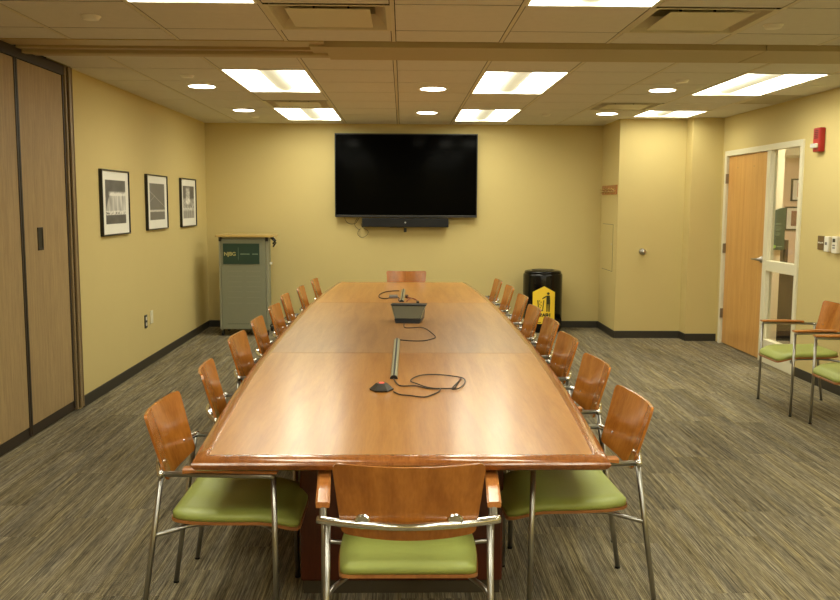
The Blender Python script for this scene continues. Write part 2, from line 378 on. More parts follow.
# ------------------------------------------------------------------ ceiling
TW = .675; X0 = -.058; RY = 6.781
colx = [XL]+[X0+TW*k for k in range(-3, 6) if XL < X0+TW*k < XR]+[XR]
back_rows = [6.17]+[RY+TW*k for k in range(0, 7)]+[YB]
front_rows = [YF]+sorted(5.25-.675*k for k in range(0, 12) if 5.25-.675*k > YF)+[5.60]
def cx(k): return X0+TW*k
def in_rect(x, y, r): return r[0]-.01 < x < r[1]+.01 and r[2]-.01 < y < r[3]+.01
TROF = [(cx(-2), cx(-1), RY, RY+2*TW), (cx(1), cx(2), RY, RY+2*TW), (cx(4), cx(5), RY, RY+2*TW),
        (cx(-2), cx(-1), RY+4*TW, RY+6*TW), (cx(1), cx(2), RY+4*TW, RY+6*TW), (cx(4), cx(5), RY+4*TW, RY+5*TW)]
F0 = 5.25
for a in (-2, 1, 4):
    TROF.append((cx(a), cx(a+1), F0-3*TW, F0-TW)); TROF.append((cx(a), cx(a+1), F0-7*TW, F0-5*TW)); TROF.append((cx(a), cx(a+1), F0-11*TW, F0-9*TW))
DIFF = [(cx(-1), cx(0), F0-TW, F0), (cx(2), cx(3), F0-TW, F0), (cx(3), cx(4), RY+3*TW, RY+4*TW), (cx(-2), cx(-1), RY+3*TW-.0, RY+4*TW)]
GRILL = [(cx(5), XR, RY+2*TW, RY+3*TW)]
holes = TROF+DIFF+GRILL
bm = bmesh.new(); g = .010
for rows in (back_rows, front_rows):
    for xa, xb in zip(colx, colx[1:]):
        for ya, yb in zip(rows, rows[1:]):
            if xb-xa < .02 or yb-ya < .02: continue
            if any(in_rect((xa+xb)/2, (ya+yb)/2, h) for h in holes): continue
            box(bm, xa+.016, xb-.016, ya+g, yb-g, CZ, CZ+.012)
struct(new('ceiling', bm, 'ceil', bevel=.0015, seg=1))
struct(new('ceiling_void', Bs([(XL-.15, XR+.12, YF-.1, YB+.1, CZ+.16, CZ+.2)]), 'void_and_shade'))
bm = bmesh.new()
for x in colx[1:-1]:
    for ya, yb in ((6.17, YB), (YF, 5.60)): box(bm, x-.011, x+.011, ya, yb, CZ-.001, CZ+.02)
for x in (XL+.009, XR-.009):
    for ya, yb in ((6.78 if x < 0 else 6.17, YB), (YF, 5.60)): box(bm, x-.009, x+.009, ya, yb, CZ-.002, CZ+.02)
box(bm, XL, XR, YB-.018, YB, CZ-.002, CZ+.02)
struct(new('trim_3', bm, 'tbar'))
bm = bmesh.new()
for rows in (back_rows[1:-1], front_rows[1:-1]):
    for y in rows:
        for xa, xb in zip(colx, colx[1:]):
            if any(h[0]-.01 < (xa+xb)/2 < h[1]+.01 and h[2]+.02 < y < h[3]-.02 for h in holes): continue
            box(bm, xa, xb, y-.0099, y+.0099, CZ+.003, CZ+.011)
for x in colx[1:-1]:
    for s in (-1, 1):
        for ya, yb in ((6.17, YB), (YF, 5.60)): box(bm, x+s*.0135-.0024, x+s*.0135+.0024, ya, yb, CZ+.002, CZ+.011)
struct(new('tile_gap_shadow_lines', bm, 'void_and_shade'))  # near-black strips paint in the shadow lines between ceiling tiles and grid bars
# operable-wall track across the room
bm = Bs([(XL, -.50, 5.60, 5.80, CZ-.004, CZ+.03), (XL, -.50, 5.86, 5.93, CZ-.010, CZ+.03), (XL, -.50, 5.945, 5.965, CZ-.03, CZ+.03), (XL, -.50, 5.985, 6.005, CZ-.03, CZ+.03), (XL, -.50, 6.02, 6.17, CZ-.012, CZ+.03), (XL, XR, 5.60, 6.17, CZ+.012, CZ+.03)])
struct(new('trim_5', bm, 'track', bevel=.002))
struct(new('trim_6', Bs([(-.50, 2.33, 5.66, 6.15, 2.604, CZ+.012), (2.336, XR, 5.66, 6.15, 2.604, CZ+.012)]), 'soffit', bevel=.001))
struct(new('trim_7', Bs([(-.60, -.503, 5.70, 6.12, 2.612, CZ+.012)]), 'soffit', bevel=.003))

# troffers: white pan, two bright lens panels sloping up to a curved central core
def troffer(r, label):
    x0, x1, y0, y1 = r; w_, d_ = x1-x0, y1-y0; mx_ = w_/2
    t = thing('ceiling_light', label, 'ceiling light', (x0, y0, CZ), 0, 'recessed fluorescent troffers')
    e = .022
    new('frame', Bs([(.008, e, .008, d_-.008, -.004, .02), (w_-e, w_-.008, .008, d_-.008, -.004, .02), (e, w_-e, .008, e, -.004, .02), (e, w_-e, d_-e, d_-.008, -.004, .02)]), 'fixture', t)
    new('housing', Bs([(.01, w_-.01, .01, d_-.01, .11, .125), (.01, .016, .01, d_-.01, .0, .11), (w_-.016, w_-.01, .01, d_-.01, .0, .11), (.01, w_-.01, .01, .016, 0, .11), (.01, w_-.01, d_-.016, d_-.01, 0, .11)]), 'fixture', t)
    for s in (0, 1):
        bm = bmesh.new(); xa, xb = (e, mx_-.095) if not s else (mx_+.095, w_-e)
        za, zb = (.004, .055) if not s else (.055, .004)
        v = [bm.verts.new(q) for q in ((xa, e, za), (xb, e, zb), (xb, d_-e, zb), (xa, d_-e, za))]; bm.faces.new(v)
        v = [bm.verts.new(q) for q in ((xa, e, za+.004), (xb, e, zb+.004), (xb, d_-e, zb+.004), (xa, d_-e, za+.004))]; bm.faces.new(v[::-1])
        new('lens', bm, 'lens', t)
    bm = bmesh.new(); n = 10; ring = []
    for k in range(n+1):
        a = PI*k/n; ring.append((mx_-.095*math.cos(a), .055-.045*math.sin(a)))
    ys = [e+.03, d_-e-.03]
    A = [[bm.verts.new((x, y, z)) for x, z in ring] for y in ys]
    for k in range(n): bm.faces.new((A[0][k], A[0][k+1], A[1][k+1], A[1][k]))
    bm.faces.new(A[0]); bm.faces.new(A[1][::-1])
    new('core_basket', bm, 'core', t, smooth=False)
for r, lb in zip(TROF, ['bright recessed ceiling light left of the television, nearer of its two', 'bright recessed ceiling light right of the television, nearer of its two', 'largest bright recessed ceiling light, above the red fire alarm and the door',
        'bright recessed ceiling light left of the television, farther of its two', 'bright recessed ceiling light right of the television, farther of its two', 'short square ceiling light close to the yellow closet wall',
        'ceiling light cut by the top edge of the picture, left of the air diffuser']+['recessed ceiling light over the near left part of the room']*2+['ceiling light cut by the top edge of the picture, right of centre']+['recessed ceiling light over the near middle of the room']*2+['recessed ceiling light over the near right part of the room']*3):
    troffer(r, lb)
# air diffusers
def diffuser(r, label):
    x0, x1, y0, y1 = r; w_, d_ = x1-x0, y1-y0
    t = thing('air_diffuser', label, 'air vent', (x0, y0, CZ), 0, 'square ceiling air diffusers')
    bm = bmesh.new()   # frame: flange plus funnel
    loops = [(.008, -.003), (.035, -.003), (.045, .02), (.10, .075), (.10, .13)]
    R = [[bm.verts.new(q) for q in ((a, a, z), (w_-a, a, z), (w_-a, d_-a, z), (a, d_-a, z))] for a, z in loops]
    for A, Bq in zip(R, R[1:]):
        for k in range(4): bm.faces.new((A[k], A[(k+1) % 4], Bq[(k+1) % 4], Bq[k]))
    new('frame', bm, 'diffuser', t)
    new('duct', B(.10, w_-.10, .10, d_-.10, .125, .14), 'void_and_shade', t)
    new('center_plate', B(.115, w_-.115, .095, d_-.115, -.006, -.001), 'diffuser', t, bevel=.002)
    for hx in (-.095, .095): new('hanger', B(w_/2+hx-.005, w_/2+hx+.005, d_/2-.01, d_/2+.01, -.002, .13), 'void_and_shade', t)
for r, lb in zip(DIFF, ['square air diffuser at the top of the picture, left of centre', 'square air diffuser at the top of the picture, right of centre', 'small looking air diffuser near the yellow closet', 'air diffuser between the two left ceiling lights']):
    diffuser(r, lb)
r = GRILL[0]
t = thing('ceiling_grille', 'slotted return air grille in the ceiling above the door', 'air vent', (r[0], r[2], CZ))
w_, d_ = r[1]-r[0], r[3]-r[2]
new('frame', Bs([(.01, .04, .01, d_-.01, -.004, .01), (w_-.04, w_-.012, .01, d_-.01, -.004, .01), (.04, w_-.04, .01, .04, -.004, .01), (.04, w_-.04, d_-.04, d_-.01, -.004, .01)]), 'diffuser', t)
new('backing', B(.012, w_-.012, .012, d_-.012, .06, .065), 'void_and_shade', t)
sl = bmesh.new()
for k in range(15):
    y = .055+(d_-.11)*k/14; box(sl, .04, w_-.04, y-.011, y+.009, .0, .006)
new('slats', sl, 'diffuser', t)
# downlights and sprinkler cover plates
def can(x, y, label):
    t = thing('downlight', label, 'ceiling light', (x, y, CZ), 0, 'round ceiling downlights')
    new('trim_ring', lathe(bmesh.new(), [(.108, .0), (.128, -.006), (.134, -.004), (.134, .0)], 32), 'fixture', t, smooth=True)
    new('lens', lathe(bmesh.new(), [(.11, -.0035), (.11, -.0065)], 32), 'canl', t)
for x, y, lb in [(-1.757, 7.775, 'lit round downlight above the framed pictures, nearer one'), (-1.746, 9.73, 'lit round downlight at far left near the podium corner'), (.267, 7.83, 'lit round downlight in front of the television, nearer one'), (.27, 9.86, 'lit round downlight in front of the television, farther one'),
                 (2.30, 7.80, 'lit round downlight between the right ceiling lights and the track, nearer one'), (2.285, 9.83, 'lit round downlight at far right by the closet wall')]:
    can(x, y, lb)
for i, (x, y, lb) in enumerate([(-1.71, 4.92, 'round sprinkler cover plate at the top left corner of the picture'), (2.087, 4.99, 'round sprinkler cover plate at the top right, beside the air diffuser'),
        (-1.725, 7.12, 'small round sprinkler cover plate above the nearer left downlight'), (-1.736, 10.39, 'small round sprinkler cover plate at the far left of the ceiling'),
        (2.275, 7.18, 'small round sprinkler cover plate in front of the nearer right downlight'), (1.62, 9.95, 'small round sprinkler cover plate right of the far ceiling light')]):
    o = new('sprinkler_cover', lathe(bmesh.new(), [(.056, -.0), (.056, -.004), (.05, -.006), (.045, -.018), (.03, -.021)], 24), 'sprink', smooth=True); o.location = (x, y, CZ)
    tag(o, lb, 'sprinkler', 'sprinkler cover plates')

# ------------------------------------------------------------------ door, sidelight, corridor
fx0, fx1 = XR-.018, XR+.062
MY0, MY1 = 8.835, 8.925          # mullion between sidelight and door
fr = struct(new('trim_8', Bs([(fx0, fx1, DY0, DY0+.06, 0, DZ), (fx0, fx1, DY1-.06, DY1, 0, DZ), (fx0, fx1, DY0+.06, DY1-.06, DZ-.06, DZ), (fx0+.006, fx1, MY0, MY1, 0, DZ-.06),
          (fx0+.006, fx1, DY0+.06, MY0, .95, 1.055), (fx0+.006, fx1, DY0+.06, MY0, 0, .24)]), 'trimpaint', bevel=.003))
wn = struct(new('window_1', Bs([(XR+.03, XR+.036, DY0+.06, MY0, 1.055, DZ-.06), (XR+.03, XR+.036, DY0+.06, MY0, .24, .95)]), 'glass'))
new('glazing_bead', Bs([(XR+.018, XR+.03, a, b, z0, z1) for z0, z1 in ((1.055, DZ-.06), (.24, .95)) for a, b in ((DY0+.06, DY0+.075), (MY0-.015, MY0))]), 'trimpaint', wn)
dr = struct(new('door_1', B(XR+.012, XR+.056, MY1+.004, DY1-.064, .012, DZ-.064), 'door', bevel=.002))
for z in (.36, 1.12, 1.92):
    new('hinge', Bs([(XR-.022, XR+.012, DY1-.072, DY1-.056, z-.055, z+.055)]), 'hinge', dr, bevel=.003)
bm = bmesh.new(); lathe(bm, [(.034, 0), (.034, .012), (.02, .018), (.014, .05)], 20)
bmesh.ops.rotate(bm, verts=bm.verts, matrix=Matrix.Rotation(-PI/2, 3, 'Y')); bmesh.ops.translate(bm, verts=bm.verts, vec=(XR+.012, MY1+.075, 1.055))
tube(bm, catmull([(XR-.04, MY1+.072, 1.055), (XR-.048, MY1+.10, 1.055), (XR-.046, MY1+.15, 1.052), (XR-.04, MY1+.20, 1.05)], 4), .011, 10)
new('lever_handle', bm, 'steel', dr, smooth=True)
new('coat_screw', Bs([(XR+.009, XR+.012, 9.3, 9.31, 2.03, 2.04), (XR+.009, XR+.012, 9.75, 9.76, 2.03, 2.04)]), 'hinge', dr)
# corridor beyond the glass
struct(new('floor_corridor', B(XR+.12, 7.2, 6.5, 12.6, -.05, 0), 'carpet'))
struct(new('wall_corridor', Bs([(XR+.12, 7.2, 12.5, 12.6, 0, 2.75), (7.1, 7.2, 6.5, 12.5, 0, 2.75), (XR+.12, 7.2, 6.4, 6.5, 0, 2.75), (XR+.12, XR+.2, 10.3, 12.5, 0, 2.75)]), 'pink'))
struct(new('ceiling_corridor', B(XR+.12, 7.2, 6.5, 12.5, 2.63, 2.68), 'ceil'))
struct(new('wall_corridor_column', B(4.18, 4.44, 10.1, 10.5, 0, 2.63), 'trimpaint'))
struct(new('trim_9', B(XR+.2, 7.1, 11.9, 12.5, 2.30, 2.63), 'trimpaint'))
t = thing('corridor_light', 'lit ceiling panel in the corridor beyond the glass', 'ceiling light', (5.2, 9.6, 2.63))
new('frame', B(-.33, .33, -.63, .63, -.012, 0), 'fixture', t); new('lens', B(-.3, .3, -.6, .6, -.018, -.012), 'corl', t)
for x0, x1, z0, z1, mm, lb in [(5.60, 6.05, 1.68, 2.00, 'artred', 'orange print in a dark frame in the corridor, upper of two'), (5.53, 5.98, 1.26, 1.60, 'arttan', 'brown print in a dark frame in the corridor, lower of two')]:
    t = thing('framed_picture', lb, 'picture', (x0, 12.5, z0), 0, 'pictures in the corridor')
    w_, h_ = x1-x0, z1-z0
    new('frame', Bs([(0, w_, -.03, 0, 0, .02), (0, w_, -.03, 0, h_-.02, h_), (0, .02, -.03, 0, .02, h_-.02), (w_-.02, w_, -.03, 0, .02, h_-.02)]), 'pframe', t)
    new('picture_mat', B(.02, w_-.02, -.018, -.001, .02, h_-.02), 'mat', t); new('print', B(.09, w_-.09, -.02, -.018, .06, h_-.06), mm, t)
# banner sign on the column
t = thing('banner_sign', 'dark green sign with curved top seen through the sidelight glass', 'sign', (4.30, 10.06, 1.10))
poly = [(0, 0), (.165, 0), (.165, .49)]+[(.165-.165*math.sin(PI/2*k/8), .40+.09*math.cos(PI/2*k/8)) for k in range(1, 9)]
new('sign_board', prism(bmesh.new(), poly, 0, .035, 1), 'signgreen', t)
bm = bmesh.new()
for i, (z, w0, w1) in enumerate([(.305, .05, .11), (.295, .04, .12), (.265, .045, .115), (.25, .04, .12), (.235, .05, .11), (.225, .06, .10), (.195, .035, .12), (.18, .05, .105), (.168, .06, .095)]):
    x = w0
    while x < w1: box(bm, x, min(w1, x+.016), -.002, 0, z, z+.006); x += .021
new('small_print', bm, 'signtext2', t)
bm = bmesh.new(); lathe(bm, [(.02, 0), (.02, .003)], 16); bmesh.ops.rotate(bm, verts=bm.verts, matrix=Matrix.Rotation(PI/2, 3, 'X')); bmesh.ops.translate(bm, verts=bm.verts, vec=(.045, 0, .04))
new('lime_dot', bm, 'lime', t)
new('dot_caption', B(.075, .14, -.002, 0, .034, .044), 'signtext2', t)
# furniture in the corridor
t = thing('cabinet', 'dark low cabinet in the corridor behind the glass', 'cabinet', (4.47, 10.2, 0))
new('body', B(0, .9, 0, .5, .06, .78), 'dkwood', t, bevel=.004); new('top', B(-.02, .92, -.02, .52, .78, .81), 'dkwood', t, bevel=.004); new('plinth', B(.02, .88, .03, .47, 0, .06), 'blackp', t)
for x0, x1, h_, lb in ((4.49, 4.54, .34, 'slim dark binder standing on the corridor cabinet'), (4.56, 4.60, .40, 'taller dark binder standing on the corridor cabinet')):
    o = new('binder', B(x0, x1, 10.25, 10.5, .81, .81+h_), 'dkwood', bevel=.003); tag(o, lb, 'binder', 'binders on the corridor cabinet')

# ------------------------------------------------------------------ things on the walls
# television
t = thing('television', 'large black flat television hanging on the yellow end wall', 'television', (.045, 11.2, 1.44))
W2 = .912
new('screen', B(-W2+.012, W2-.012, -.004, .0, .03, 1.048), 'screen', t)
new('bezel', Bs([(-W2, W2, -.006, .045, 0, .028), (-W2, W2, -.006, .045, 1.05, 1.062), (-W2, -W2+.011, -.006, .045, .028, 1.05), (W2-.011, W2, -.006, .045, .028, 1.05), (-W2+.01, W2-.01, .0005, .04, .02, 1.055)]), 'tvframe', t, bevel=.002)
new('wall_mount', B(-.35, .35, .04, .1, .3, .8), 'blackp', t)
t = thing('soundbar', 'black soundbar mounted under the television', 'speaker', (.035, 11.16, 1.315))
new('body', B(-.555, .555, 0, .10, 0, .115), 'speaker', t, bevel=.008)
lg = bmesh.new(); lathe(lg, [(.011, 0), (.011, .002)], 14); bmesh.ops.rotate(lg, verts=lg.verts, matrix=Matrix.Rotation(PI/2, 3, 'X')); bmesh.ops.translate(lg, verts=lg.verts, vec=(0, 0, .06)); lathe(lg, [(0.001, 0), (.001, .001)], 3)
new('round_logo', lg, 'logo', t)
new('bracket', B(-.3, .3, .10, .14, .03, .09), 'blackp', t)
t = thing('camera_clip', 'small black clip camera hanging below the soundbar', 'camera', (.035, 11.2, 1.25))
new('body', B(-.018, .018, 0, .04, 0, .055), 'blackp', t, bevel=.004); bm = T([(-.0, .02, .05), (-.03, .02, .062), (-.2, .02, .06)], .003, 6); new('lead', bm, 'cable', t, smooth=True)
def wire(name, label, pts, r=.003, mat='cable', n=5):
    o = new(name, T(catmull(pts, n), r, 6), mat, smooth=True); tag(o, label, 'cable'); return o
wire('video_cable', 'thin cable looping from the left underside of the television', [(-.752, 11.24, 1.45), (-.727, 11.25, 1.384), (-.675, 11.26, 1.352), (-.611, 11.26, 1.359), (-.58, 11.25, 1.40), (-.55, 11.24, 1.45)], .003)
wire('speaker_cable', 'coiled thin cable left of the soundbar with a loop hanging below', [(-.575, 11.25, 1.441), (-.614, 11.27, 1.377), (-.614, 11.28, 1.326), (-.565, 11.285, 1.281), (-.545, 11.285, 1.29), (-.577, 11.285, 1.25), (-.577, 11.285, 1.209), (-.526, 11.285, 1.176), (-.461, 11.285, 1.209), (-.448, 11.28, 1.261), (-.50, 11.28, 1.295), (-.53, 11.22, 1.33), (-.53, 11.22, 1.36)], .0025)

# pictures on the left wall
def picture(y0, y1, z0, z1, kind, label):
    t = thing('framed_picture', label, 'picture', (XL, y0, z0), 0, 'framed black and white pictures on the left wall')
    w_, h_ = y1-y0, z1-z0; f = .013; d = .03
    new('frame', Bs([(0, d, 0, w_, 0, f), (0, d, 0, w_, h_-f, h_), (0, d, 0, f, f, h_-f), (0, d, w_-f, w_, f, h_-f)]), 'pframe', t, bevel=.002)
    new('picture_mat', B(.002, d-.012, f, w_-f, f, h_-f), 'mat', t)
    a, b = .14, .10
    pr = B(d-.012, d-.0105, a*w_*1.0, w_-a*w_, b, h_-b+.012)
    o = new('print', pr, 'mat', t); o.data.materials.clear(); o.data.materials.append(print_mat(kind))
picture(7.33, 8.06, 1.33, 1.895, 'dome', 'framed black and white print with a pale beam, nearest on left wall')
picture(8.62, 9.36, 1.34, 1.895, 'bridge', 'framed dark grey print with thin crossing lines, middle of left wall')
picture(9.94, 10.65, 1.335, 1.895, 'figures', 'framed black and white print with pale figures, farthest on left wall')
for y, lb in ((8.1, 'caption card beside the nearest framed print'), (9.4, 'caption card beside the middle framed print'), (10.68, 'caption card beside the farthest framed print')):
    o = new('caption_card', B(XL, XL+.003, y, y+.06, 1.37, 1.395), 'wall'); tag(o, 'small yellowish '+lb, 'card', 'caption cards beside the prints')
# outlets
def outlet(y, z, mat, label, dark=False):
    t = thing('wall_outlet', label, 'outlet', (XL, y, z))
    new('cover_plate', B(0, .008, -.04, .04, -.065, .065), mat, t, bevel=.003)
    for dz in (-.028, .028): new('socket', B(.008, .011, -.018, .018, dz-.017, dz+.017), 'white' if dark else 'trimpaint', t, bevel=.003)
outlet(8.52, .45, 'pframe', 'dark outlet plate with two pale sockets on left wall', True)
outlet(8.72, .47, 'trimpaint', 'cream outlet plate on left wall beside the dark one')
# closet side: coat rack and access panel
t = thing('coat_rack', 'short wooden coat rack with metal hooks on the closet side wall', 'coat rack', (2.585, 10.46, 1.74))
new('board', B(-.018, 0, 0, .74, 0, .115), 'rack', t, bevel=.004)
for k in range(5):
    y = .07+.15*k; bm = T(catmull([(-.018, y, .065), (-.045, y, .06), (-.06, y, .075)], 4), .006, 8); tube(bm, catmull([(-.018, y, .05), (-.04, y, .02), (-.055, y, .035)], 4), .006, 8)
    new('hook', bm, 'brass', t, smooth=True)
t = thing('access_panel', 'flush painted access panel low on the closet side wall', 'access panel', (2.585, 10.62, .80))
new('panel_door', B(-.004, 0, 0, .54, 0, .57), 'wall', t, bevel=.002)
new('reveal', Bs([(-.002, 0, -.005, 0, -.005, .575), (-.002, 0, .54, .545, -.005, .575), (-.002, 0, 0, .54, -.005, 0), (-.002, 0, 0, .54, .57, .575)]), 'basebd', t)
new('latch', B(-.01, -.006, .03, .05, .32, .34), 'steel', t, bevel=.002)
bm = lathe(bmesh.new(), [(.036, 0), (.038, .006), (.02, .012), (.016, .035), (.033, .045), (.037, .058), (.028, .07), (.004, .073)], 24)
bmesh.ops.rotate(bm, verts=bm.verts, matrix=Matrix.Rotation(PI/2, 3, 'X'))
o = new('door_knob', bm, 'steel', smooth=True); o.location = (2.895, 10.42, 1.055); tag(o, 'round steel knob on the flat yellow closet wall', 'knob')
# fire alarm
t = thing('fire_alarm', 'red fire alarm with strobe on wall beside the door frame', 'fire alarm', (XR, 7.79, 2.095))
new('housing', B(-.055, 0, -.065, .065, 0, .215), 'red', t, bevel=.012)
bm = bmesh.new()
for k in range(5):
    for q in range(4): box(bm, -.058, -.055, -.035+.018*q, -.025+.018*q, .12+.016*k, .127+.016*k)
new('horn_slots', bm, 'blackp', t)
new('strobe', B(-.085, -.055, -.05, .05, .035, .075), 'strobe', t, bevel=.008)
# switches
t = thing('wall_switch', 'bronze cover plate with a pale mark, leftmost of the wall controls', 'switch', (XR, 7.69, 1.225))
new('cover_plate', B(-.008, 0, -.065, .065, 0, .125), 'plate', t, bevel=.003)
new('toggle', Bs([(-.014, -.008, -.045, -.02, .058, .07), (-.014, -.008, -.008, .008, .055, .067), (-.014, -.008, .02, .045, .058, .07)]), 'white', t, bevel=.002)
t = thing('wall_thermostat', 'narrow white wall control with grey mark, in the middle of three', 'switch', (XR, 7.55, 1.215))
new('body', B(-.03, 0, -.04, .04, 0, .135), 'white', t, bevel=.006); new('button', B(-.034, -.03, -.015, .015, .06, .085), 'cablegrey', t, bevel=.002)
t = thing('wall_remote', 'white control with dark display at the right edge of the picture', 'switch', (XR, 7.40, 1.21))
new('body', B(-.035, 0, -.045, .045, 0, .145), 'white', t, bevel=.006); new('display', B(-.038, -.035, -.02, .02, .095, .125), 'blackp', t)
for k in range(2):
    for q in range(2): new('button', B(-.038, -.035, -.018+.022*q, -.004+.022*q, .04+.022*k, .052+.022*k), 'cablegrey', t)

# ------------------------------------------------------------------ table
TL0, TL1 = 2.935, 9.80; TZ = .735; S1, S2 = 5.09, 7.73
def hw(y):
    tt = abs((y-(TL0+TL1)/2)/((TL1-TL0)/2)); return .847-.114*tt**2.3
table = thing('conference_table', 'long boat-shaped wooden conference table in the middle of the room', 'table', (0, (TL0+TL1)/2, 0))
ty = (TL0+TL1)/2; inset = .058
def frange(a, b, n): return [a+(b-a)*k/n for k in range(n+1)]
for k, (ya, yb) in enumerate(((TL0+inset, S1), (S1, S2), (S2, TL1-inset))):
    a = ya+(.002 if k else 0); b = yb-(.002 if k < 2 else 0)
    ys = frange(a, b, 14)
    poly = [(hw(y)-inset, y-ty) for y in ys]+[(-(hw(y)-inset), y-ty) for y in ys[::-1]]
    new('tabletop', prism(bmesh.new(), poly, TZ-.03, TZ), 'table_mid' if k == 1 else 'table', table)
# edge band swept round the outline
ys = frange(TL0, TL1, 48)
rim = [(hw(y), y-ty) for y in ys]+[(-hw(y), y-ty) for y in ys[::-1]]
n = len(rim)
prof = [(-.06, TZ-.03), (-.06, TZ-.0005), (-.056, TZ+.0005), (-.03, TZ-.001), (-.012, TZ-.007), (-.003, TZ-.016), (0, TZ-.022), (-.003, TZ-.029), (-.012, TZ-.040), (-.022, TZ-.047), (-.09, TZ-.050), (-.09, TZ-.03)]
bm = bmesh.new(); rings = []
for i in range(n):
    p = Vector(rim[i]); a = Vector(rim[i-1]); c = Vector(rim[(i+1) % n])
    d1 = (p-a).normalized(); d2 = (c-p).normalized(); nn = Vector((d1.y, -d1.x))+Vector((d2.y, -d2.x)); nn.normalize()
    k = 1/max(.4, nn.dot(Vector((d1.y, -d1.x))))
    rings.append([bm.verts.new((p.x+nn.x*o*k, p.y+nn.y*o*k, z)) for o, z in prof])
for i in range(n):
    A, Bq = rings[i], rings[(i+1) % n]
    for q in range(len(prof)-1): bm.faces.new((A[q], Bq[q], Bq[q+1], A[q+1]))
eb = new('edge_band', bm, 'tedge', table, smooth=True)
es = eb.modifiers.new('es', 'EDGE_SPLIT'); es.split_angle = math.radians(40)
new('underframe', B(-.40, .40, -3.0, 3.0, TZ-.065, TZ-.031), 'tbase', table)
for ya, yb in ((3.46, 4.3), (5.85, 6.65), (8.2, 9.05)):
    b_ = new('pedestal', B(-.42, .42, ya-ty, yb-ty, .055, TZ-.065), 'tbase', table, bevel=.01)
    new('plinth', B(-.41, .41, ya-ty+.01, yb-ty-.01, 0, .055), 'plinth', b_)

